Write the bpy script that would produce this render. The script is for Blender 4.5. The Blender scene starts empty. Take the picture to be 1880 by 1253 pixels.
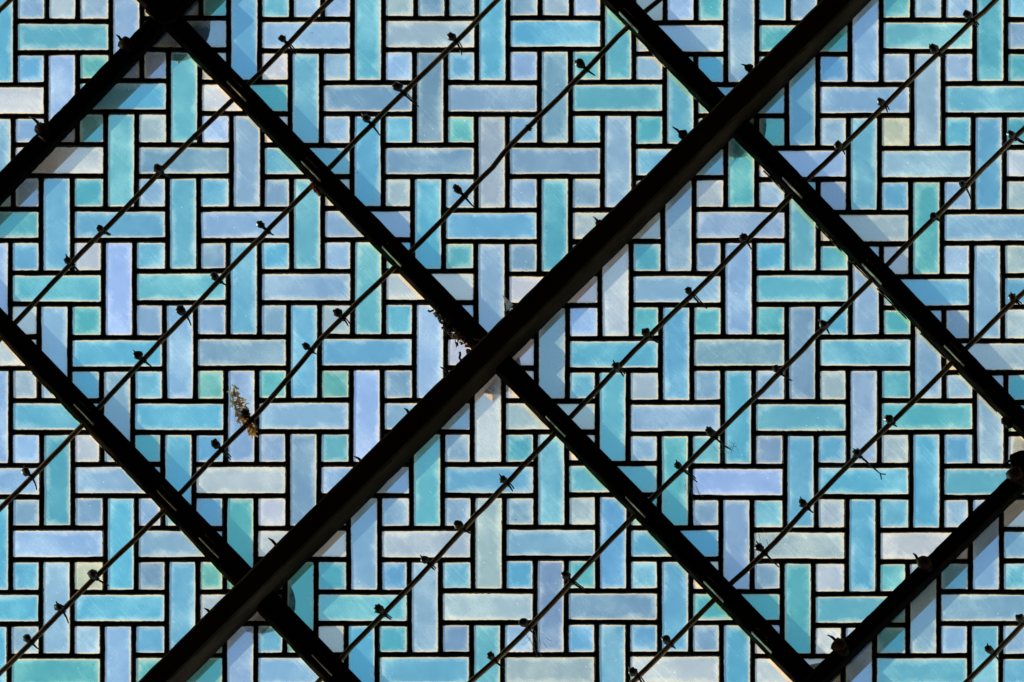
import bpy, bmesh, math, random
from mathutils import Vector, Matrix
random.seed(7)
sc = bpy.context.scene

# ---------------------------------------------------------------- camera
# A horizontal stained glass roof light seen from far below through a long lens.
ZG = 15.0                      # height of the glass
D = 14.0                       # distance camera - middle of the view
PHI = math.radians(18)         # the view is tipped 18 degrees off the vertical
d = Vector((0, -math.sin(PHI), math.cos(PHI)))
up = Vector((0, -math.cos(PHI), -math.sin(PHI)))
rt = Vector((1, 0, 0))
cam_loc = Vector((0, 0, ZG)) - d * D
cd = bpy.data.cameras.new('camera'); cam = bpy.data.objects.new('camera', cd)
sc.collection.objects.link(cam); sc.camera = cam
m = Matrix((rt, up, -d)).transposed().to_4x4(); m.translation = cam_loc
cam.matrix_world = m
cd.sensor_width = 36; cd.lens = 36 * D / 1.88; cd.clip_end = 500; cd.clip_start = 0.5

# ---------------------------------------------------------------- world, sun
SUN_EL, SUN_STR, SKY_STR = math.radians(45), 2.0, 0.15
w = bpy.data.worlds.new('World'); sc.world = w; w.use_nodes = True
nt = w.node_tree; nt.nodes.clear()
sky = nt.nodes.new('ShaderNodeTexSky'); sky.sky_type = 'NISHITA'; sky.sun_disc = False
sky.sun_elevation = SUN_EL; sky.sun_rotation = math.radians(270)
bg = nt.nodes.new('ShaderNodeBackground'); bg.inputs['Strength'].default_value = SKY_STR
ow = nt.nodes.new('ShaderNodeOutputWorld')
nt.links.new(sky.outputs[0], bg.inputs[0]); nt.links.new(bg.outputs[0], ow.inputs[0])
sl = bpy.data.lights.new('sun', 'SUN'); sl.energy = SUN_STR; sl.angle = math.radians(0.5); sl.color = (1, .94, .84)
so = bpy.data.objects.new('sun', sl); sc.collection.objects.link(so)
so.rotation_mode = 'QUATERNION'
so.rotation_quaternion = Vector((math.cos(SUN_EL), 0, -math.sin(SUN_EL))).to_track_quat('-Z', 'Y')
so.location = (-6, 0, ZG + 6)
vs = sc.view_settings; vs.view_transform = 'Standard'; vs.look = 'None'; vs.gamma = 1; vs.exposure = EXPO = 1.0
sc.cycles.transparent_max_bounces = 16
sc.cycles.max_bounces = 6

# ---------------------------------------------------------------- helpers
def P(u, v, h=0.0):
    """the point of the level h metres above the glass that lies on the ray of photo point u, v"""
    q = d * D + rt * ((u - 940) / 1000) - up * ((v - 626.5) / 1000)
    return cam_loc + q * ((ZG + h - cam_loc.z) / q.z)

def link(o, parent=None):
    sc.collection.objects.link(o)
    if parent is not None:
        o.parent = parent
        o.matrix_parent_inverse = Matrix.Translation(-parent.location)
    return o

def mesh_obj(name, verts, faces, mat, parent=None, smooth=False, origin=None):
    me = bpy.data.meshes.new(name)
    o0 = Vector(origin) if origin is not None else sum((Vector(p) for p in verts), Vector()) / len(verts)
    me.from_pydata([Vector(p) - o0 for p in verts], [], faces)
    for mm in (mat if isinstance(mat, (list, tuple)) else [mat]): me.materials.append(mm)
    if smooth:
        for f in me.polygons: f.use_smooth = True
    me.update()
    o = bpy.data.objects.new(name, me)
    o.location = o0
    return link(o, parent)

def tag(o, label, cat, group=None, kind=None):
    if label: o['label'] = label
    if cat: o['category'] = cat
    if group: o['group'] = group
    if kind: o['kind'] = kind
    return o

def empty(name, loc, label, cat, group=None):
    o = bpy.data.objects.new(name, None); o.location = loc; o.empty_display_size = .05
    sc.collection.objects.link(o)
    return tag(o, label, cat, group)

def sweep(V, F, pts, prof, side=None, closed=True, jit=0.0, caps=True):
    """extrude a profile [(n, z)] along pts; n runs along side (or the level normal), z up"""
    n = len(prof); base = len(V)
    for i, p in enumerate(pts):
        a = pts[max(i - 1, 0)]; b = pts[min(i + 1, len(pts) - 1)]
        t = (b - a).normalized()
        s = side if side is not None else t.cross(Vector((0, 0, 1)))
        if s.length < 1e-5: s = Vector((1, 0, 0))
        s = s.normalized(); z = s.cross(t).normalized()
        for (x, y) in prof:
            V.append(p + s * (x + random.uniform(-jit, jit)) + z * (y + random.uniform(-jit, jit)))
    for i in range(len(pts) - 1):
        for k in range(n):
            a = base + i * n + k; b = base + i * n + (k + 1) % n
            F.append((a, b, b + n, a + n))
    if caps:
        F.append(tuple(base + k for k in reversed(range(n))))
        F.append(tuple(base + (len(pts) - 1) * n + k for k in range(n)))

def tube(V, F, pts, r, k=8, taper=None, jit=0.0):
    n = len(pts); base = len(V)
    for i, p in enumerate(pts):
        a = pts[max(i - 1, 0)]; b = pts[min(i + 1, n - 1)]
        t = (b - a).normalized()
        s = t.cross(Vector((0, 0, 1)))
        if s.length < 1e-4: s = Vector((1, 0, 0))
        s.normalize(); z = s.cross(t)
        rr = r * (taper[i] if taper else 1)
        for j in range(k):
            an = 2 * math.pi * j / k
            q = rr * (1 + random.uniform(-jit, jit))
            V.append(p + s * (q * math.cos(an)) + z * (q * math.sin(an)))
    for i in range(n - 1):
        for j in range(k):
            a = base + i * k + j; b = base + i * k + (j + 1) % k
            F.append((a, b, b + k, a + k))
    F.append(tuple(base + j for j in reversed(range(k))))
    F.append(tuple(base + (n - 1) * k + j for j in range(k)))

def ball(V, F, c, r, ax=None, st=1.0, jit=0.12, nu=8, nv=6):
    base = len(V)
    ax = (ax or Vector((0, 0, 1))).normalized()
    rot = Vector((0, 0, 1)).rotation_difference(ax)
    V.append(c + rot @ Vector((0, 0, r * st)))
    for i in range(1, nv):
        th = math.pi * i / nv
        for j in range(nu):
            ph = 2 * math.pi * j / nu
            q = r * (1 + random.uniform(-jit, jit))
            V.append(c + rot @ Vector((q * math.sin(th) * math.cos(ph), q * math.sin(th) * math.sin(ph), q * st * math.cos(th))))
    V.append(c + rot @ Vector((0, 0, -r * st)))
    last = len(V) - 1
    for j in range(nu):
        F.append((base, base + 1 + j, base + 1 + (j + 1) % nu))
        F.append((last, last - 1 - j, last - 1 - (j + 1) % nu))
    for i in range(nv - 2):
        for j in range(nu):
            a = base + 1 + i * nu + j; b = base + 1 + i * nu + (j + 1) % nu
            F.append((a, a + nu, b + nu, b))

# ---------------------------------------------------------------- materials
def lin(c):
    return tuple((x / 255 / 12.92 if x / 255 <= .04045 else ((x / 255 + .055) / 1.055) ** 2.4) for x in c)

class NB:
    def __init__(s, name):
        s.m = bpy.data.materials.new(name); s.m.use_nodes = True; s.t = s.m.node_tree; s.t.nodes.clear()
    def n(s, typ, **kw):
        o = s.t.nodes.new('ShaderNode' + typ)
        ins = kw.pop('ins', {})
        for k, v in kw.items(): setattr(o, k, v)
        for k, v in ins.items():
            if isinstance(v, bpy.types.NodeSocket): s.t.links.new(v, o.inputs[k])
            else: o.inputs[k].default_value = v
        return o
    def math(s, op, a, b=0.0, c=None, clamp=False):
        ins = {0: a, 1: b}
        if c is not None: ins[2] = c
        return s.n('Math', operation=op, use_clamp=clamp, ins=ins).outputs[0]
    def ramp(s, v, a, b, lo=0.0, hi=1.0):
        return s.n('MapRange', interpolation_type='SMOOTHSTEP', ins={0: v, 1: a, 2: b, 3: lo, 4: hi}).outputs[0]
    def mixc(s, f, a, b, mode='MIX'):
        o = s.n('Mix', data_type='RGBA', blend_type=mode)
        for k, v in ((0, f), (6, a), (7, b)):
            if isinstance(v, bpy.types.NodeSocket): s.t.links.new(v, o.inputs[k])
            else: o.inputs[k].default_value = v
        return o.outputs[2]
    def out(s, sh):
        s.t.links.new(sh, s.n('OutputMaterial').inputs[0]); return s.m

def metal(name, col, rough=.5, metallic=.0, col2=None, bump=.3, scale=60, spec=.4):
    b = NB(name)
    co = b.n('TexCoord').outputs['Object']
    nz = b.n('TexNoise', ins={'Vector': co, 'Scale': scale, 'Detail': 5, 'Roughness': .65}).outputs[0]
    n2 = b.n('TexNoise', ins={'Vector': co, 'Scale': scale / 5, 'Detail': 4, 'Roughness': .6}).outputs[0]
    c = b.mixc(b.ramp(n2, .42, .66), (*col, 1), (*(col2 or tuple(x * 1.8 for x in col)), 1))
    bp = b.n('Bump', ins={'Strength': bump, 'Distance': .002, 'Height': nz}).outputs[0]
    pr = b.n('BsdfPrincipled', ins={'Base Color': c, 'Roughness': b.ramp(nz, .3, .7, rough - .12, rough + .15), 'Metallic': metallic, 'Normal': bp, 'Specular IOR Level': spec})
    return b.out(pr.outputs[0])

BLACK = metal('black_painted_iron', (.010, .009, .008), .55, 0, (.026, .018, .012), .6, 90, .0)
BLACK_DEEP = metal('black_painted_deep_beam', (.034, .023, .015), .75, 0, (.060, .040, .025), .4, 50, .0)
ROD = metal('rusty_rod', (.30, .17, .07), .45, .1, (.55, .33, .13), .5, 90, .5)
WIRE = metal('dark_copper_wire', (.03, .02, .014), .4, .5, (.08, .05, .03), .4, 200)
LEAD = metal('lead_came', (.012, .014, .017), .6, 0, (.022, .023, .026), .5, 130, .2)
GLINT = metal('glint_iron', (.42, .31, .17), .45, .3, (.22, .15, .08), .4, 120)  # bright tone that paints the glints on clips and beam edges
OUTER = metal('outer_frame_paint', (.54, .31, .18), .7, 0, (.36, .19, .11), .3, 40)
PLATE = metal('outer_plate_paint', (.10, .10, .11), .7, 0, (.14, .14, .15), .3, 40)
RUST = metal('rust_lump', (.75, .20, .09), .8, 0, (.55, .12, .06), .6, 200)
def thin_mat(name, c1, c2, mix):
    b = NB(name)
    df = b.n('BsdfDiffuse', ins={'Color': (*c1, 1)}).outputs[0]
    tr = b.n('BsdfTranslucent', ins={'Color': (*c2, 1)}).outputs[0]
    return b.out(b.n('MixShader', ins={0: mix, 1: df, 2: tr}).outputs[0])
SILK = thin_mat('cobweb_silk', (.35, .33, .28), (.6, .58, .5), .5)
DRY = thin_mat('dry_leaf', (.95, .56, .26), (1., .77, .44), .88)
WHITE = thin_mat('white_flake', (.85, .83, .78), (.98, .97, .92), .9)

def glass_mat():
    b = NB('stained_glass')
    col = b.n('ObjectInfo').outputs['Color']
    rnd = b.n('ObjectInfo').outputs['Random']
    ua = b.n('UVMap', uv_map='edge_a').outputs[0]; ub = b.n('UVMap', uv_map='edge_b').outputs[0]
    sa = b.n('SeparateXYZ', ins={0: ua}); sb = b.n('SeparateXYZ', ins={0: ub})
    geo = b.n('NewGeometry').outputs['Position']
    off = b.n('CombineXYZ', ins={0: b.math('MULTIPLY', rnd, 37.), 1: b.math('MULTIPLY', rnd, 11.), 2: 0.0}).outputs[0]
    pos = b.n('VectorMath', operation='ADD', ins={0: geo, 1: off}).outputs[0]
    # rounded corners: smooth minimum of the four edge distances (in mm)
    e = b.math('SMOOTH_MIN', b.math('SMOOTH_MIN', sa.outputs[0], sa.outputs[1], 3.0),
               b.math('SMOOTH_MIN', sb.outputs[0], sb.outputs[1], 3.0), 3.0)
    e = b.math('ADD', e, 1.4)
    wob = b.n('TexNoise', ins={'Vector': pos, 'Scale': 45., 'Detail': 5, 'Roughness': .6}).outputs[0]
    wobc = b.math('SUBTRACT', wob, .5)
    big = b.n('TexNoise', ins={'Vector': pos, 'Scale': 17., 'Detail': 4, 'Roughness': .6}).outputs[0]
    # streaks of wiping and weather, along the fall of the roof
    rot = b.n('Mapping', vector_type='POINT', ins={'Vector': pos, 'Rotation': (0, 0, math.radians(-48))}).outputs[0]
    st = b.n('Mapping', vector_type='POINT', ins={'Vector': rot, 'Scale': (6., 110., 1.)}).outputs[0]
    streak = b.n('TexNoise', ins={'Vector': st, 'Scale': 1.6, 'Detail': 6, 'Roughness': .65}).outputs[0]
    st2 = b.n('Mapping', vector_type='POINT', ins={'Vector': rot, 'Scale': (22., 420., 1.)}).outputs[0]
    scr = b.n('TexNoise', ins={'Vector': st2, 'Scale': 1., 'Detail': 3, 'Roughness': .5}).outputs[0]
    # rim deposit: wide ragged pale margin and a narrow crisp painted sunlit edge
    ew = b.math('ADD', e, b.math('MULTIPLY', b.math('SUBTRACT', big, .5), -34.))
    ew = b.math('ADD', ew, b.math('MULTIPLY', wobc, -10.))
    rimw = b.ramp(ew, -2.0, 14., 1., 0.)
    rimn = b.ramp(b.math('ADD', e, b.math('MULTIPLY', wobc, 3.)), 1.8, 5.0, 1., 0.)
    rim = b.math('MAXIMUM', b.math('MULTIPLY', rimw, .62), b.math('MULTIPLY', rimn, .85))
    patches = b.n('TexNoise', ins={'Vector': pos, 'Scale': 9., 'Detail': 3, 'Roughness': .5}).outputs[0]
    v1 = b.n('TexVoronoi', feature='F1', ins={'Vector': pos, 'Scale': 48., 'Randomness': 1.})
    sz = b.n('SeparateColor', ins={0: v1.outputs['Color']})
    speck = b.math('MULTIPLY', b.ramp(v1.outputs['Distance'], .03, .09, 1., 0.), b.ramp(sz.outputs[0], .72, .75, 0., 1.))
    dark = b.math('MULTIPLY', b.ramp(v1.outputs['Distance'], .03, .07, 1., 0.), b.ramp(sz.outputs[1], .955, .96, 0., 1.))
    f = b.math('ADD', b.math('MULTIPLY', rim, .34), BASE_F)
    f = b.math('ADD', f, b.math('MULTIPLY', b.math('MULTIPLY', b.ramp(streak, .45, .75), b.ramp(big, .35, .62)), .15))
    f = b.math('ADD', f, b.math('MULTIPLY', b.math('MULTIPLY', b.ramp(scr, .64, .80), b.ramp(patches, .35, .6)), .13))
    f = b.math('ADD', f, b.math('MULTIPLY', b.ramp(patches, .42, .72), .17))
    f = b.math('ADD', f, b.math('MULTIPLY', b.math('SUBTRACT', wob, .5), .16))
    grain = b.n('TexNoise', ins={'Vector': b.n('Mapping', vector_type='POINT', ins={'Vector': rot, 'Scale': (160., 420., 1.)}).outputs[0], 'Scale': 1., 'Detail': 3, 'Roughness': .6}).outputs[0]
    f = b.math('ADD', f, b.math('MULTIPLY', b.math('SUBTRACT', grain, .5), .22))
    v2 = b.n('TexVoronoi', feature='F1', ins={'Vector': b.n('Mapping', vector_type='POINT', ins={'Vector': rot, 'Scale': (34., 95., 1.)}).outputs[0], 'Scale': 1., 'Randomness': 1.})
    nick = b.math('MULTIPLY', b.ramp(v2.outputs['Distance'], .04, .12, 1., 0.), b.ramp(b.n('SeparateColor', ins={0: v2.outputs['Color']}).outputs[0], .80, .84, 0., 1.))
    f = b.math('ADD', f, b.math('MULTIPLY', nick, .28))
    f = b.math('ADD', f, b.math('MULTIPLY', speck, .35), clamp=True)
    # deposit colour: pale; warm sunlight painted into the very rim
    tint = b.mixc(b.math('MAXIMUM', b.math('MULTIPLY', rimw, .42), b.math('MULTIPLY', b.ramp(patches, .42, .72), .16)), col, (1, .92, .70, 1))
    tint = b.mixc(b.math('MULTIPLY', rimn, .9), tint, (1., .76, .36, 1))
    dirt = b.n('TexNoise', ins={'Vector': geo, 'Scale': 3.1, 'Detail': 5, 'Roughness': .6}).outputs[0]
    tint = b.mixc(b.math('MULTIPLY', b.math('SUBTRACT', dirt, .42), .5, clamp=True), tint, (.50, .52, .50, 1), 'MULTIPLY')
    dk = b.mixc(dark, (1, 1, 1, 1), (.05, .05, .05, 1))
    # putty left at the very edge, ragged
    put = b.ramp(b.math('ADD', e, b.math('MULTIPLY', b.math('SUBTRACT', b.n('TexNoise', ins={'Vector': pos, 'Scale': 150., 'Detail': 3}).outputs[0], .5), 3.0)), .3, 1.2, 0., 1.)
    dk = b.mixc(put, (.04, .04, .04, 1), dk)
    tA = b.mixc(1., tint, dk, 'MULTIPLY'); tB = b.mixc(1., col, dk, 'MULTIPLY')
    tl = b.n('BsdfTranslucent', ins={'Color': tA}).outputs[0]
    tp = b.n('BsdfTransparent', ins={'Color': tB}).outputs[0]
    return b.out(b.n('MixShader', ins={0: f, 1: tp, 2: tl}).outputs[0])
BASE_F = .14
GLASS = glass_mat()
def inner_face():
    b = NB('glass_under_face')
    tp = b.n('BsdfTransparent').outputs[0]
    gl = b.n('BsdfGlossy', ins={'Roughness': .15}).outputs[0]
    return b.out(b.n('MixShader', ins={0: .04, 1: tp, 2: gl}).outputs[0])
UNDER = inner_face()

# ---------------------------------------------------------------- measured joints of the glass
# x of the standing panes and y of the lying panes, (column, row) -> photo position
VX = {(3,-7):232,(7,-7):448.5,(11,-7):675.5,(15,-7):904,(19,-7):1135,(23,-7):1361,(27,-7):1589,(31,-7):1818,
(1,-5):113.5,(5,-5):338,(9,-5):561.3,(13,-5):789.7,(17,-5):1018.9,(21,-5):1249,(25,-5):1473,(29,-5):1702.5,
(3,-3):222.3,(7,-3):453,(11,-3):675,(15,-3):902.7,(19,-3):1134.7,(23,-3):1361,(27,-3):1586,(31,-3):1815,
(1,-1):104,(5,-1):336,(9,-1):563.8,(13,-1):786,(17,-1):1018.5,(21,-1):1245.7,(25,-1):1473.4,(29,-1):1700.6,
(3,1):218.3,(7,1):447.4,(11,1):676,(15,1):902,(19,1):1130,(23,1):1356,(27,1):1589.6,(31,1):1812,
(1,3):100,(5,3):330.4,(9,3):558,(13,3):789.4,(17,3):1013.5,(21,3):1241.5,(25,3):1472.8,(29,3):1704.5,
(-1,5):-9,(3,5):215,(7,5):443,(11,5):673,(15,5):895.7,(19,5):1125,(23,5):1355,(27,5):1585.7,(31,5):1818,
(1,7):105,(5,7):327.5,(9,7):557,(13,7):784,(17,7):1012,(21,7):1239,(25,7):1469.6,(29,7):1700.6,
(-1,9):-9,(3,9):221.5,(7,9):441,(11,9):668.5,(15,9):897,(19,9):1125.7,(23,9):1352,(27,9):1583,(31,9):1810,
(1,11):104,(5,11):335,(9,11):551.7,(13,11):780,(17,11):1011,(21,11):1239.3,(25,11):1464.5,(29,11):1695,
(3,13):216.4,(7,13):441,(11,13):664,(15,13):894,(19,13):1124,(23,13):1353,(27,13):1577,(31,13):1808.5}
HY = {(1,-7):68,(9,-7):65,(13,-7):63,(17,-7):62,(21,-7):71,(25,-7):71,(29,-7):66,
(-1,-5):185,(3,-5):177.5,(7,-5):180,(11,-5):181,(15,-5):181,(19,-5):180,(27,-5):184,(31,-5):182.6,
(1,-3):295,(5,-3):295,(9,-3):296,(13,-3):296,(17,-3):295.5,(25,-3):301,(29,-3):301.5,
(-1,-1):413,(3,-1):412.8,(7,-1):413,(11,-1):412,(15,-1):415,(23,-1):413.4,(27,-1):419,(31,-1):418,
(1,1):530,(5,1):527,(9,1):527.6,(13,1):527,(21,1):531.5,(25,1):530,(29,1):537,
(3,3):649,(7,3):647.5,(11,3):647,(19,3):651,(23,3):647.5,(27,3):648,(31,3):655,
(1,5):765,(5,5):765.5,(9,5):764,(13,5):765,(17,5):765,(21,5):768,(25,5):767,(29,5):765,
(-1,7):884,(3,7):881.7,(7,7):882,(11,7):882,(15,7):881.7,(19,7):880,(23,7):885.5,(27,7):883.6,(31,7):885,
(1,9):999,(5,9):999,(13,9):999.6,(17,9):997,(21,9):998,(25,9):1002,(29,9):1002.5,
(3,11):1116.5,(7,11):1116,(11,11):1116.4,(15,11):1114.5,(19,11):1114,(23,11):1115,(27,11):1119.6,(31,11):1116,
(1,13):1234,(9,13):1232,(13,13):1231,(17,13):1231,(21,13):1230,(29,13):1233}
def fx(c, r): return 55.5 + 56.9 * c - .45 * r
def fy(c, r): return 471.3 + 58.35 * r + .06 * c
def interp(tab, f, c, r):
    if (c, r) in tab: return tab[(c, r)]
    s = w_ = 0
    for (a, b_), v in tab.items():
        q = 1 / ((a - c) ** 2 + (b_ - r) ** 2) ** 1.5
        s += q * (v - f(a, b_)); w_ += q
    return f(c, r) + s / w_ + random.uniform(-1, 1)
C0, C1, R0, R1 = -3, 35, -11, 15
VC, HC = {}, {}
for c in range(C0, C1 + 1, 2):
    for r in range(R0, R1 + 1, 2):
        if ((c + r) // 2) % 2 == 0: VC[(c, r)] = interp(VX, fx, c, r)
        else: HC[(c, r)] = interp(HY, fy, c, r)
HW, GAP = 23.4, 10.8
def vx(c, r): return VC.get((c, r), fx(c, r))
def hy(c, r): return HC.get((c, r), fy(c, r))

# colours seen in each pane
PAL = {'T': (93,177,192), 'G': (103,180,182), 'C': (101,178,209), 'B': (108,172,208), 'P': (142,180,214),
       'S': (124,163,191), 'L': (156,190,234), 'K': (164,188,200), 'W': (188,202,214), 'Y': (188,196,178),
       't': (107,180,200), 'c': (113,180,209), 'p': (134,177,209), 's': (133,170,199), 'l': (152,184,216), 'k': (162,186,197)}
# odd rows: long panes by column -1, 1, 3 ...; even rows: square panes by column 0, 2, 4 ...
LONG = {
-9: 'PWPPPPpSPKPLPPPPPP',
-7: 'CtPsBPCkCCtPsTPtTs',
-5: 'WLCtPcSSsStcBBplcT',
-3: 'pWtSPcCSkSlcTlclBW',
-1: 'TcBcPtPCBTKsPtKTps',
 1: 'LTLtcPtWPWWpPtlcPB',
 3: 'WPCPsccLWsCBSSCPKP',
 5: 'PCsCPPLPWKtPCtlTPT',
 7: 'pTPCWSPtcctTLcCCtK',
 9: 'CPCsTWpkkpBCPkCWPp',
11: 'CPCcKTtskSSBTTtPpT',
13: 'CTPTPPCBtkBWCWPtcC'}
SQ = {
-8: 'pskTcPKssPKTcPTPcP',
-6: 'BGskWpLBPTPCTBPlTP',
-4: 'ptkLWpCTpBTcTsYCTp',
-2: 'sTsCsKkpPsKKPsBPKp',
 0: 'BWBsCPCTsTTsCTKlKB',
 2: 'WTsPsKCPTLTTTCTsKP',
 4: 'sCcGTGSWWcKsPKTPTP',
 6: 'LWTBstWsTWPtsBkBWP',
 8: 'ssPBWWssSKTscKcPWP',
10: 'CYSGTTBcCTcWsWtcCP',
12: 'sPBTckTSPBBsPWTPlP'}
NEUTRAL = (.50, .62, .80)
def pane_colour(c, r):
    if c % 2:
        s = LONG.get(r, ''); i = (c + 1) // 2
    else:
        s = SQ.get(r, ''); i = c // 2
    k = s[i] if 0 <= i < len(s) else random.choice('TCBPSkps')
    return k

KC = (0.55, 0.665, 1.0)       # linear light that an untinted pane shows at this exposure
def tau(k):
    F = lin(PAL[k])
    j = [random.gauss(1, .03) for _ in range(3)]; g = random.gauss(1, .03)
    return tuple(min(.97, max(.02, F[i] / KC[i] * j[i] * g)) for i in range(3)) + (1,)

root = empty('stained_glass_roof', P(940, 626.5, 0), 'pinwheel pattern of blue, teal and lavender glass panes held in black lead', 'stained glass')
PH = .004
def pane(name, x0, y0, x1, y1, k):
    e = 3.2
    q = [(x0 - e, y0 - e), (x1 + e, y0 - e), (x1 + e, y1 + e), (x0 - e, y1 + e)]
    top = [P(a, b_, PH / 2) for a, b_ in q]; bot = [P(a, b_, 0) - Vector((0, 0, PH / 2)) for a, b_ in q]
    o = mesh_obj(name, top + bot, [(0, 1, 2, 3), (7, 6, 5, 4), (0, 4, 5, 1), (1, 5, 6, 2), (2, 6, 7, 3), (3, 7, 4, 0)],
                 [GLASS, UNDER, LEAD], root)
    me = o.data
    for i, f in enumerate(me.polygons): f.material_index = 0 if i == 0 else (1 if i == 1 else 2)
    A = me.uv_layers.new(name='edge_a'); B_ = me.uv_layers.new(name='edge_b')
    for f in me.polygons:
        for li in f.loop_indices:
            vi = me.loops[li].vertex_index % 4
            px, py = q[vi]
            A.data[li].uv = (px - x0, py - y0); B_.data[li].uv = (x1 - px, y1 - py)
    o.color = tau(k)
    return o

def came_line(x0, y0, x1, y1, wpx, dz, V, F):
    L = math.hypot(x1 - x0, y1 - y0); n = max(4, int(L / 9))
    nx, ny = -(y1 - y0) / L, (x1 - x0) / L
    a0, a1, a2 = random.uniform(0, 6), random.uniform(0, 6), random.uniform(-.5, .5)
    pts = []; ws = []
    for i in range(n + 1):
        t = i / n
        o_ = a2 + .5 * math.sin(a0 + t * 4) + random.uniform(-.25, .25)
        pts.append(P(x0 + (x1 - x0) * t + nx * o_, y0 + (y1 - y0) * t + ny * o_, 0) + Vector((0, 0, dz)))
        end = max(0, 1 - min(t, 1 - t) * L / 9)
        ws.append((wpx / 2 + .35 * math.sin(a1 + t * 9) + random.uniform(-.35, .35) + 1.1 * end * end) / 1000)
    base = len(V)
    for i, p in enumerate(pts):
        a = pts[max(i - 1, 0)]; b_ = pts[min(i + 1, n)]
        s = (b_ - a).normalized().cross(Vector((0, 0, 1))).normalized(); h = ws[i]
        for (x, z) in ((-h, -.0022), (-h * .6, -.0042), (h * .6, -.0042), (h, -.0022), (h, .0030), (h * .75, .0078), (-h * .75, .0078), (-h, .0030)):
            V.append(p + s * x + Vector((0, 0, z)))
    for i in range(n):
        for k in range(8):
            a = base + i * 8 + k; b_ = base + i * 8 + (k + 1) % 8
            F.append((a, b_, b_ + 8, a + 8))
    F.append(tuple(base + k for k in reversed(range(8)))); F.append(tuple(base + n * 8 + k for k in range(8)))

def g(): return GAP + random.uniform(-1., 1.)
cames = []
for (c, r), x in VC.items():
    y0 = hy(c, r - 2) + HW + GAP; y1 = hy(c, r + 2) - HW - GAP
    if (c, r - 2) not in HC or (c, r + 2) not in HC: continue
    hwv = HW - .3
    pane('long_pane', x - hwv, y0, x + hwv, y1, pane_colour(c, r))
    cames.append((x - hwv - GAP / 2, y0 - GAP / 2, x - hwv - GAP / 2, y1 + GAP / 2, 0))
    cames.append((x + hwv + GAP / 2, y0 - GAP / 2, x + hwv + GAP / 2, y1 + GAP / 2, 0))
for (c, r), y in HC.items():
    if (c - 2, r) not in VC or (c + 2, r) not in VC: continue
    x0 = vx(c - 2, r) + HW + GAP; x1 = vx(c + 2, r) - HW - GAP
    if (c, r) == (7, -5):       # one pane replaced by two of different glass
        pane('long_pane', x0, y - HW, x0 + 72, y + HW, 'W'); pane('long_pane', x0 + 82, y - HW, x1, y + HW, 'T')
        cames.append((x0 + 77, y - HW - 5, x0 + 77, y + HW + 5, 0))
    else: pane('long_pane', x0, y - HW, x1, y + HW, pane_colour(c, r))
    cames.append((x0 - GAP / 2, y - HW - GAP / 2, x1 + GAP / 2, y - HW - GAP / 2, 1))
    cames.append((x0 - GAP / 2, y + HW + GAP / 2, x1 + GAP / 2, y + HW + GAP / 2, 1))
for c in range(C0 + 1, C1, 2):
    for r in range(R0 + 1, R1, 2):
        l = vx(c - 1, r - 1) if (c - 1, r - 1) in VC else vx(c - 1, r + 1)
        q = vx(c + 1, r - 1) if (c + 1, r - 1) in VC else vx(c + 1, r + 1)
        t = hy(c - 1, r - 1) if (c - 1, r - 1) in HC else hy(c + 1, r - 1)
        b_ = hy(c - 1, r + 1) if (c - 1, r + 1) in HC else hy(c + 1, r + 1)
        pane('square_pane', l + HW + GAP, t + HW + GAP, q - HW - GAP, b_ - HW - GAP, pane_colour(c, r))
cames.sort(key=lambda q: ((q[0] + q[2]) / 2 - 940) ** 2 + (((q[1] + q[3]) / 2 - 626) * 1.4) ** 2)
SV, SF = [], []
for i, (x0, y0, x1, y1, hz) in enumerate(cames):
    dz = random.uniform(-.0003, .0003) + (.00035 if hz else -.00035)
    if i < 300:
        V, F = [], []
        came_line(x0, y0, x1, y1, GAP - 2.0, dz, V, F); mesh_obj('lead_came', V, F, LEAD, root, True)
    else: came_line(x0, y0, x1, y1, GAP - 2.0, dz, SV, SF)
o = mesh_obj('lead_net', SV, SF, LEAD, root, True); o['kind'] = 'stuff'

# ---------------------------------------------------------------- beams
def beam_mesh(e1, e2, h1, h2, mat, name, parent, ch=3, jit=.0006, n=110):
    """box between photo line e1 (its edge at level h1) and photo line e2 (its edge at level h2)"""
    V, F = [], []
    a0, a1 = P(*e1[0], h1), P(*e1[1], h1); b0, b1 = P(*e2[0], h2), P(*e2[1], h2)
    ang = (a1 - a0).normalized(); ang.z = 0
    s = Vector((-ang.y, ang.x, 0))
    zt, zb = ZG + max(h1, h2), ZG + min(h1, h2)
    def on(l0, l1, u):           # distance across at distance u along
        dd = l1 - l0; t = (u - l0.dot(ang)) / dd.dot(ang); return (l0 + dd * t).dot(s)
    u0 = min(a0.dot(ang), b0.dot(ang)); u1 = max(a1.dot(ang), b1.dot(ang)); c = ch / 1000
    for i in range(n + 1):
        u = u0 + (u1 - u0) * i / n
        x, y = on(a0, a1, u), on(b0, b1, u)
        lo, hi = min(x, y), max(x, y)
        ring = [(lo + c, zb), (hi - c, zb), (hi, zb + c), (hi, zt - c), (hi - c, zt), (lo + c, zt), (lo, zt - c), (lo, zb + c)]
        for (q, z) in ring:
            p = ang * u + s * (q + random.uniform(-jit, jit)); V.append(Vector((p.x, p.y, z + random.uniform(-jit, jit))))
    for i in range(n):
        for k in range(8):
            a = i * 8 + k; b_ = i * 8 + (k + 1) % 8
            F.append((a, b_, b_ + 8, a + 8))
    F.append(tuple(reversed(range(8)))); F.append(tuple(n * 8 + k for k in range(8)))
    return mesh_obj(name, V, F, mat, parent)

def ln(p, q, xa, xb):            # the line through p and q, cut at two x
    k = (q[1] - p[1]) / (q[0] - p[0])
    return [(xa, p[1] + (xa - p[0]) * k), (xb, p[1] + (xb - p[0]) * k)]
HI = -.005; HB = -.043
beams = {}
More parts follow.
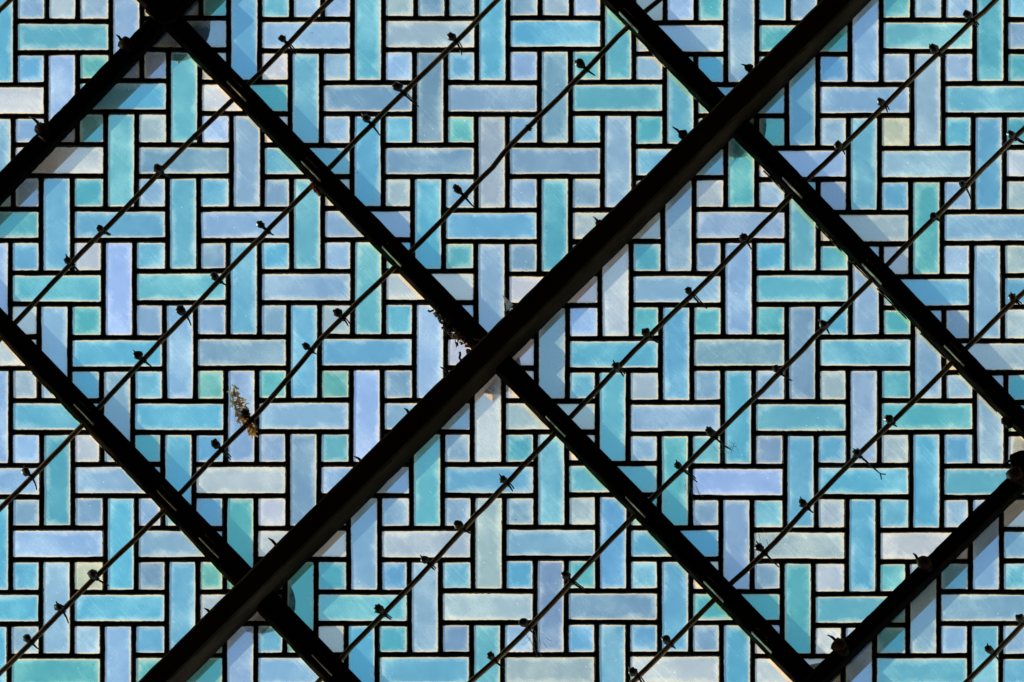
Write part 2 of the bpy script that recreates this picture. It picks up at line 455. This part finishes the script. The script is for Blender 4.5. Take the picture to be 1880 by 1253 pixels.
# the \ beams: lower-left edge next to the glass, upper-right edge on the near face
BS = {'b0': (((5,628),(426,1075)), ((76.6,643),(460,1040)), -150, 800, 'black diagonal beam crossing the lower left corner, lower left of the other falling beams'),
      'b1': (((347,102),(1387,1183)), ((350,46),(1410.6,1142)), 180, 1640, 'black beam running down through the middle from upper left to lower right'),
      'b2': (((1106,5),(1670.6,591)), ((1165,0),(1757,621.5)), 960, 2060, 'black beam running down from top middle to the right edge')}
for k, (ll, ur, xa, xb, lab) in BS.items():
    mid = P((ll[0][0] + ll[1][0]) / 2, (ll[0][1] + ll[1][1]) / 2, HI)
    t = empty('frame_beam', mid, lab, 'beam', 'black beams of the diamond lattice')
    beam_mesh(ln(*ll, xa, xb), ln(*ur, xa, xb), HI, HB, BLACK, 'bar', t)
    beams[k] = t
# the / beams
BR = {'m': (((1507,0),(255,1249)), ((1602,0),(343,1253)), 40, 1820, -.115, BLACK_DEEP, 'thickest black beam with a brown side, rising from bottom left to top right across the middle'),
      'u': (((0,314),(255,51)), ((59,319),(265,103)), -150, 480, -.046, BLACK, 'short black beam with two bolt heads in the upper left corner'),
      'r': (((1780,945),(1553,1170)), ((1854,930),(1553,1224)), 1380, 2060, -.055, BLACK, 'black beam with bolt heads in the lower right corner')}
for k, (ul, lr, xa, xb, hb, mt, lab) in BR.items():
    mid = P((ul[0][0] + ul[1][0]) / 2, (ul[0][1] + ul[1][1]) / 2, HI)
    t = empty('frame_beam', mid, lab, 'beam', 'black beams of the diamond lattice')
    beam_mesh(ln(*ul, xa, xb), ln(*lr, xa, xb), hb, HI - .001, mt, 'bar', t, 4)
    beams[k] = t

# frame above the glass: throws the shadows
S = -1.0
oroot = empty('outer_lattice', P(940, 626, .03), 'brown lattice frame outside, seen dimly through panes below the black beams', 'frame')
H2 = .052; HL = .006
def outer(l1, l2, n='outer_bar', top=H2, low=HL, cut=0):
    V, F = [], []
    q = [P(*l1[0]), P(*l1[1]), P(*l2[1]), P(*l2[0])]
    q2 = [P(*l1[0]), P(*l1[1]), P(l2[1][0] - cut, l2[1][1]), P(l2[0][0] - cut, l2[0][1])]
    V = [p + Vector((0, 0, low)) for p in q2] + [p + Vector((0, 0, top)) for p in q]
    F = [(0, 1, 2, 3), (7, 6, 5, 4), (0, 4, 5, 1), (1, 5, 6, 2), (2, 6, 7, 3), (3, 7, 4, 0)]
    mesh_obj(n, V, F, OUTER, oroot)
for k, (ll, ur, xa, xb, lab) in BS.items():
    a = ln(*ll, xa, xb); b_ = ln(*ur, xa, xb)
    outer([(x + 8, y) for x, y in a], [(x + 1, y) for x, y in b_], top=H2 - .001)
for s0, s1, ya, yb in ((1528, 1599, -120, 1400), (330, 396, -120, 500), (2742, 2806, 800, 1400)):
    outer([(s0 - ya, ya), (s0 - yb * 1.003, yb)], [(s1 - ya, ya), (s1 - yb * 1.003, yb)], cut=6 if s0 == 1528 else (28 if s0 == 330 else 24))
# node plates of the outer frame
CR = [(1349, 216), (904, 660), (478, 1092), (324, 38), (1506, 1266), (1923, 812)]
for (x, y) in CR:
    V, F = [], []
    c0 = P(x, y, 0); n = 28
    for z in (H2 - .010, H2 - .004):
        for i in range(n):
            a = 2 * math.pi * i / n; rr = (.054 if x == 904 else .062) * (1 + .03 * math.sin(3 * a + x))
            V.append(c0 + Vector((rr * math.cos(a), rr * math.sin(a), z)))
    for i in range(n): F.append((i, (i + 1) % n, n + (i + 1) % n, n + i))
    F.append(tuple(reversed(range(n)))); F.append(tuple(n + i for i in range(n)))
    mesh_obj('node_disc', V, F, PLATE, oroot)
    V, F = [], []
    a = .052
    for z in (H2 + .001, .096):
        for dx, dy in ((a, 0), (0, a), (-a, 0), (0, -a)): V.append(c0 + Vector((dx, dy, z)))
    F = [(3, 2, 1, 0), (4, 5, 6, 7)] + [(i, (i + 1) % 4, 4 + (i + 1) % 4, 4 + i) for i in range(4)]
    mesh_obj('node_block', V, F, OUTER, oroot)

# clips that hold the rods on the falling beams
def clip(cx, cy, beam, L=52, wd=12):
    ax = (P(cx + 30, cy + 31, HB) - P(cx - 30, cy - 31, HB)).normalized(); ax.z = 0
    s = ax.cross(Vector((0, 0, 1))).normalized()
    c0 = P(cx, cy, HB); V, F = [], []
    l = L / 2000; w_ = wd / 2000
    pts = [c0 + ax * (-l + 2 * l * i / 5) for i in range(6)]
    # a small channel: floor and two upturned lips
    prof = [(-w_, -.001), (-w_, .0075), (-w_ + .0022, .008), (-w_ + .003, .003), (w_ - .003, .003), (w_ - .0022, .0065), (w_, .006), (w_, -.001)]
    sweep(V, F, [p - Vector((0, 0, 0)) for p in pts], [(x, -z) for x, z in prof], side=s, jit=.0003)
    o = mesh_obj('clip', V, F, BLACK, beam)
    for q, hh, l2, wq in ((-w_ - .0014, .012, 1.0, .0012), (w_ * .7, .009, .55, .0008)):
        V, F = [], []
        p2 = [c0 + ax * (-l + 2 * l * l2 * i / 5) + Vector((0, 0, .0)) for i in range(6)]
        sweep(V, F, p2, [(q - wq, .001), (q - wq, -hh), (q + wq, -hh), (q + wq, .001)], side=s, jit=.0003)
        e = mesh_obj('clip_glint', V, F, GLINT, None)  # bright bar standing in for the glint along the clip lip
        e.parent = o; e.matrix_parent_inverse = Matrix.Translation(-o.location)
for (x, y, k) in [(160,758,'b0'),(312,916,'b0'),(390,1003,'b0'),(597,1218,'b0'),(440,165,'b1'),(577,312,'b1'),(725,468,'b1'),(1026,780,'b1'),(1172,928,'b1'),
                  (1316,1083,'b1'),(1404,1176,'b1'),(1160,38,'b2'),(1460,342,'b2'),(1606,500,'b2'),(1757,650,'b2')]:
    clip(x, y, beams[k])

# added bright strips: painted sun glints on the falling beams' lower-left edges
def glint_strip(p, q, beam):
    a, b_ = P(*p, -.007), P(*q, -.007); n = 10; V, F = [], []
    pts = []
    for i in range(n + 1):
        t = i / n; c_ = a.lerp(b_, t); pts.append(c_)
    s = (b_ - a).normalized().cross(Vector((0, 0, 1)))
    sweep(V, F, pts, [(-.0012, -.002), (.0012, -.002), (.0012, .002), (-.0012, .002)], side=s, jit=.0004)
    mesh_obj('edge_glint', V, F, GLINT, beam)  # painted glint, not a separate part of the beam
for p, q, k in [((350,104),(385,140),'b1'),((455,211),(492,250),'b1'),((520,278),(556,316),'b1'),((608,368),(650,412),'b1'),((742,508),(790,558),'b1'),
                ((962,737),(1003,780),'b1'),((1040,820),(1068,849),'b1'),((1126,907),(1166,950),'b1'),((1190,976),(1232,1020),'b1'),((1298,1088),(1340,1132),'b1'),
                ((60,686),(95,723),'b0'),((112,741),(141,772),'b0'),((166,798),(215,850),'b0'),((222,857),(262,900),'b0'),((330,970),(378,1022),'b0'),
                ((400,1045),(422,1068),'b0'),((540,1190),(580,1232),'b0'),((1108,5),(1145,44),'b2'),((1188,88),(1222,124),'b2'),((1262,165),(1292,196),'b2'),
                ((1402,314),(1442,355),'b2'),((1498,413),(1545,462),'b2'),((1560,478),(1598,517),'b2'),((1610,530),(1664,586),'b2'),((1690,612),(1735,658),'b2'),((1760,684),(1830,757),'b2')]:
    glint_strip(p, q, beams[k])

# ---------------------------------------------------------------- rods with their wire ties
RODS = [
 ('short thin rod cutting the very top left corner', [(60,-40),(19,0),(0,18),(-60,78)], []),
 ('thin rod running to the left edge, nearest the short upper left beam', [(650,-45),(608,0),(440,171),(296,313),(24,597),(-40,663)],
   [(518,71,0),(357,250,1),(290,310,0),(184,420,0),(125,478,0)]),
 ('thin rod with eight wire ties, second from the upper left corner', [(960,-47),(914,0),(682,230),(590,322),(480,436),(294,627),(165,768),(5,929),(-60,995)],
   [(829,68,0),(730,160,2),(672,218,0),(478,412,0),(394,507,0),(332,570,0),(253,652,0),(48,866,0)]),
 ('thin rod carrying the dry leaf, first one above the thick beam', [(1260,-50),(1211,0),(1152,51),(940,265),(904,308),(738,478),(585,627),(470,763),(315,922),(0,1236),(-50,1290)],
   [(1065,117,0),(963,228,1),(840,348,0),(620,575,0),(562,636,0),(450,759,0),(396,815,0),(170,1055,0),(108,1115,0),(50,1172,0)]),
 ('thin rod running just below the thick middle beam', [(1880,-50),(1829,0),(1783,41),(1494,319),(1420,394),(1184,626),(1030,783),(940,878),(891,930),(628,1208),(575,1262)],
   [(1776,27,0),(1715,90,0),(1617,187,0),(1539,267,0),(1365,437,0),(1264,534,2),(1186,611,0),(1131,673,0),(924,881,0),(843,964,0),(780,1028,0),(696,1119,0)]),
 ('thin rod with many wire ties between its two neighbours right of the thick beam', [(1945,172),(1880,237),(1802,312),(1630,486),(1494,620),(1400,717),(1180,931),(940,1185),(868,1249),(830,1290)],
   [(1857,247,0),(1767,338,0),(1714,397,0),(1512,596,0),(1425,677,0),(1304,793,2),(1245,855,2),(1039,1057,0),(961,1144,0),(901,1204,0)]),
 ('thin rod with a long loose wire tail, toward the lower right', [(1945,472),(1880,537),(1793,622),(1755,658),(1481,932),(1405,1014),(1328,1086),(1170,1244),(1120,1295)],
   [(1859,546,0),(1632,770,0),(1573,832,3),(1474,924,0),(1394,1005,2),(1223,1175,0),(1162,1234,0)]),
 ('short thin rod in the bottom right corner below the last beam', [(1950,1073),(1880,1144),(1778,1249),(1730,1298)], [(1873,1136,0),(1816,1193,0)]),
]
HR = -.020
def near_rod(path, x, y):
    best = None
    for a, b_ in zip(path, path[1:]):
        ax, ay = b_[0] - a[0], b_[1] - a[1]; t = max(0, min(1, ((x - a[0]) * ax + (y - a[1]) * ay) / (ax * ax + ay * ay)))
        q = (a[0] + ax * t, a[1] + ay * t); dd = (q[0] - x) ** 2 + (q[1] - y) ** 2
        if best is None or dd < best[0]: best = (dd, q, (ax, ay))
    return best[1], best[2]
LW = 0
for lab, path, ties in RODS:
    mid = path[len(path) // 2]
    t = empty('tie_rod', P(*mid, HR), lab, 'rod', 'thin rods tied across the glass')
    pts = []; wv = random.uniform(0, 6)
    for a, b_ in zip(path, path[1:]):
        n = max(2, int(math.hypot(b_[0] - a[0], b_[1] - a[1]) / 25))
        for i in range(n): pts.append(P(a[0] + (b_[0] - a[0]) * i / n + random.uniform(-.5, .5), a[1] + (b_[1] - a[1]) * i / n + 1.6 * math.sin(wv + len(pts) * .45) * (0 < i), HR))
    pts.append(P(*path[-1], HR))
    V, F = [], []; tube(V, F, pts, .0050, 12, jit=.05); mesh_obj('rod', V, F, ROD, t, True)
    for (x, y, kind) in ties:
        (qx, qy), (ax, ay) = near_rod(path, x, y)
        L = math.hypot(ax, ay); ax, ay = ax / L, ay / L
        V, F = [], []
        c = P(qx, qy, HR)
        # loop of wire twice round the rod
        adir = (P(qx + ax * 20, qy + ay * 20, HR) - c).normalized(); sd = adir.cross(Vector((0, 0, 1))).normalized()
        loop = [c + adir * (-.003 + .006 * i / 20) + sd * (.0058 * math.cos(i * .75)) + Vector((0, 0, .0058 * math.sin(i * .75))) for i in range(21)]
        tube(V, F, loop, .0012, 5)
        if kind != 1:
            bx, by = x, y; bc = P(bx, by, HR - .012)
            dr = (bc - c).normalized()
            tube(V, F, [c + dr * .002, c.lerp(bc, .4) + Vector((0, 0, .001)), c.lerp(bc, .8)], .0026, 6, [1, 1.2, 1.5])
            ball(V, F, bc, .0079 + random.uniform(-.001, .0014), dr, random.uniform(1., 1.3), .2)
            if random.random() < .45:
                tip = bc + Vector((random.uniform(-.010, -.003), random.uniform(-.012, -.006), -.003))
                tube(V, F, [bc, bc.lerp(tip, .6), tip], .0022, 5, [1.2, .9, .3])
        o = mesh_obj('wire_tie', V, F, WIRE, t, True)
        V, F = [], []
        lt = {0: random.uniform(12, 30), 1: 8, 2: 38, 3: 52}[kind]
        ta = math.radians(random.uniform(36, 60)); bend = random.uniform(-.25, .25) * (kind != 3)
        tp = [P(qx + math.cos(ta + bend * i / 4) * lt * i / 4, qy + math.sin(ta + bend * i / 4) * lt * i / 4, HR + .004 * min(i, 2)) for i in range(5)]
        tube(V, F, tp, .0019, 6, [1.1, 1.1, 1, .8, .5])
        if kind == 3:
            e = tp[-1]; tube(V, F, [tp[-1], tp[-1] + Vector((.010, .001, 0))], .0012, 5); tube(V, F, [tp[-1], tp[-1] + Vector((.002, .011, 0))], .0012, 5)
        if kind != 3 and random.random() < .4:
            tp = [p + Vector((.0045, -.001, .001)) for p in tp[:4]]; tube(V, F, tp, .0013, 5)
        ch = mesh_obj('wire_tail', V, F, WIRE, None, True)
        ch.parent = o; ch.matrix_parent_inverse = (Matrix.Translation(t.location) @ Matrix.Translation(-t.location) @ Matrix.Translation(o.location)).inverted()

# ---------------------------------------------------------------- bolts and wire spikes on the rising beams
def bolt(x, y, beam, h, r=.017):
    V, F = [], []
    c = P(x, y, h)
    ball(V, F, c, r * .78, Vector((-.5, -.5, -1)), .9, .15, 10, 7)
    ball(V, F, c + Vector((r * .4, r * .5, .004)), r * .6, None, 1, .3)
    mesh_obj('bolt_head', V, F, BOLT, beam, True)
BOLT = metal('rusty_bolt', (.015, .009, .007), .7, 0, (.045, .018, .012), .8, 120, .1)
def spike(x, y, x2, y2, beam, h, r=.0025, mat=None):
    V, F = [], []
    a, b_ = P(x, y, h), P(x2, y2, h - .01)
    tube(V, F, [a, a.lerp(b_, .5) + Vector((.001, -.001, 0)), b_], r, 6, [1.2, 1, .35])
    mesh_obj('wire_end', V, F, mat or WIRE, beam, True)
for (x, y, k, h, r) in [(231,80,'u',-.046,.018),(76,237,'u',-.046,.018),(1697,1034,'r',-.055,.019),(1541,1186,'r',-.055,.019),(1864,872,'r',-.055,.022),(1848,772,'b2',-.04,.013)]:
    bolt(x, y, beams[k], h, r)
for (x, y, k, h, r) in [(1375,125,'m',-.02,.011),(1254,247,'m',-.02,.012),(1100,410,'m',-.02,.009)]:
    bolt(x, y, beams[k], h, r)
for a in [(1376,126,1361,118,'m',-.02),(1250,246,1234,233,'m',-.02),(1100,412,1089,398,'m',-.02),(822,684,808,674,'m',-.02),(750,758,742,750,'m',-.02),
          (664,848,650,838,'m',-.02),(506,1000,492,988,'m',-.02),(386,1126,375,1117,'m',-.02),(1684,1026,1676,1016,'r',-.05),(1534,1176,1519,1166,'r',-.05),
          (70,226,53,214,'u',-.05),(222,74,213,64,'u',-.05),(1870,838,1836,856,'r',-.05),(72,250,84,262,'u',-.05)]:
    spike(a[0], a[1], a[2], a[3], beams[a[4]], a[5])

# ---------------------------------------------------------------- crossing plates below the glass
for (x, y, k, rr, h) in [(303,12,'u',.034,-.062),(1880,850,'r',.027,-.062)]:
    V, F = [], []; c0 = P(x, y, h); n = 9
    angs = [2 * math.pi * i / n + .2 for i in range(n)]
    rs = [rr * random.uniform(.8, 1.1) for _ in angs]
    for z in (0, .016):
        for a, q in zip(angs, rs): V.append(c0 + Vector((q * math.cos(a), q * math.sin(a), z)))
    F = [tuple(reversed(range(n))), tuple(range(n, 2 * n))] + [(i, (i + 1) % n, n + (i + 1) % n, n + i) for i in range(n)]
    mesh_obj('crossing_plate', V, F, BLACK, beams[k])

# ---------------------------------------------------------------- small debris
def strands(name, x, y, spread, n, h, rad, label, cat, mat, L=(8, 26), ang=None):
    V, F = [], []
    for i in range(n):
        px, py = random.gauss(x, spread), random.gauss(y, spread)
        a = random.uniform(0, 6.28) if ang is None else math.radians(random.gauss(ang, 22))
        l = random.uniform(*L); pts = []
        hh = h + random.uniform(-.01, .012)
        for k in range(5):
            pts.append(P(px, py, hh + random.uniform(-.002, .002)))
            a += random.uniform(-.45, .45); px += math.cos(a) * l / 4; py += math.sin(a) * l / 4
        tube(V, F, pts, rad * random.uniform(.6, 1.3), 4)
    return tag(mesh_obj(name, V, F, mat), label, cat)
DUSTY = metal('dusty_fibre', (.05, .035, .03), .7, 0, (.32, .22, .18), .3, 300)
V, F = [], []
for i in range(190):
    t = random.random() ** .8; px = 797 + 88 * t + random.gauss(-2, 4 + 4 * t); py = 570 + 80 * t + random.gauss(0, 4 + 5 * t)
    a = random.gauss(.7, 1.2); l = random.uniform(5, 17); pts = []; hh = -.03 + random.uniform(-.012, .012)
    for k in range(4):
        pts.append(P(px, py, hh)); a += random.uniform(-1.1, 1.1); px += math.cos(a) * l / 3; py += math.sin(a) * l / 3
    tube(V, F, pts, .0011 * random.uniform(.5, 2.4), 4)
for i in range(14):
    t = random.random(); ball(V, F, P(803 + 80 * t + random.gauss(0, 5), 577 + 70 * t + random.gauss(0, 6), -.03), random.uniform(.003, .007), None, 1.4, .4, 6, 4)
tag(mesh_obj('nest_debris', V, F, DUSTY), 'tangle of dark fibres and dust stuck where the middle falling beam meets the thick beam', 'debris')
for (x, y, s, n, lab) in [(1322,820,9,9,'cobweb hanging on the wire tie right of centre, over a cyan pane'),
                          (1268,893,9,11,'cobweb left of the lying lavender pane'),
                          (1392,985,14,9,'cobweb over the wire tie above the lowest grey-blue panes at right'),
                          (980,1175,9,14,'cobweb on the bottom middle wire tie')]:
    strands('cobweb', x, y, s, n, -.026, .00032, lab, 'cobweb', SILK, (12, 30), 62)
# the dry leaf, lacy and torn
V, F = [], []
ax = [(427,708),(431,728),(437,746),(446,762),(454,777),(463,795)]
wd = [3, 9, 12, 12, 9, 3]
for i in range(230):
    t = random.random() ** .8 * 4.9; k = int(t); f_ = t - k
    cx = ax[k][0] + (ax[k+1][0] - ax[k][0]) * f_; cy = ax[k][1] + (ax[k+1][1] - ax[k][1]) * f_; w_ = wd[k] + (wd[k+1] - wd[k]) * f_
    px = cx + random.uniform(-w_, w_); py = cy + random.uniform(-6, 6); a = random.gauss(1.1, .7); pts = []
    hh = -.020 + random.uniform(-.005, .006)
    for q in range(4):
        pts.append(P(px, py, hh)); a += random.uniform(-.6, .6); px += math.cos(a) * 3.2; py += math.sin(a) * 3.2
    tube(V, F, pts, random.uniform(.0006, .0013), 4)
lf = tag(mesh_obj('dry_leaf', V, F, DRY), 'torn lacy brown dry leaf caught behind a thin rod left of centre', 'leaf')
V, F = [], []
q = [(452,772),(461,768),(466,778),(467,797),(463,801),(458,788)]
V = [P(a, b_, -.012) for a, b_ in q] + [P(a, b_, -.014) for a, b_ in q]; n = len(q)
F = [tuple(range(n)), tuple(reversed(range(n, 2 * n)))] + [(i, (i + 1) % n, n + (i + 1) % n, n + i) for i in range(n)]
mesh_obj('leaf_tip', V, F, DRY, lf)
# pale chip
q = [(922,541),(934,552),(943,560),(938,566),(930,572),(929,560)]; n = len(q)
V = [P(a, b_, -.10) for a, b_ in q] + [P(a, b_, -.103) for a, b_ in q]
F = [tuple(range(n)), tuple(reversed(range(n, 2 * n)))] + [(i, (i + 1) % n, n + (i + 1) % n, n + i) for i in range(n)]
tag(mesh_obj('paint_chip', V, F, WHITE), 'pointed white chip sticking out above the thick beam near the middle', 'chip')
V, F = [], []
for i in range(5): ball(V, F, P(577 + 2.2 * i, 344 + 3 * i, -.03), .0048, None, 1, .3)
tag(mesh_obj('rust_lump', V, F, RUST), 'red rust lump on the lower left edge of the middle falling beam', 'rust')
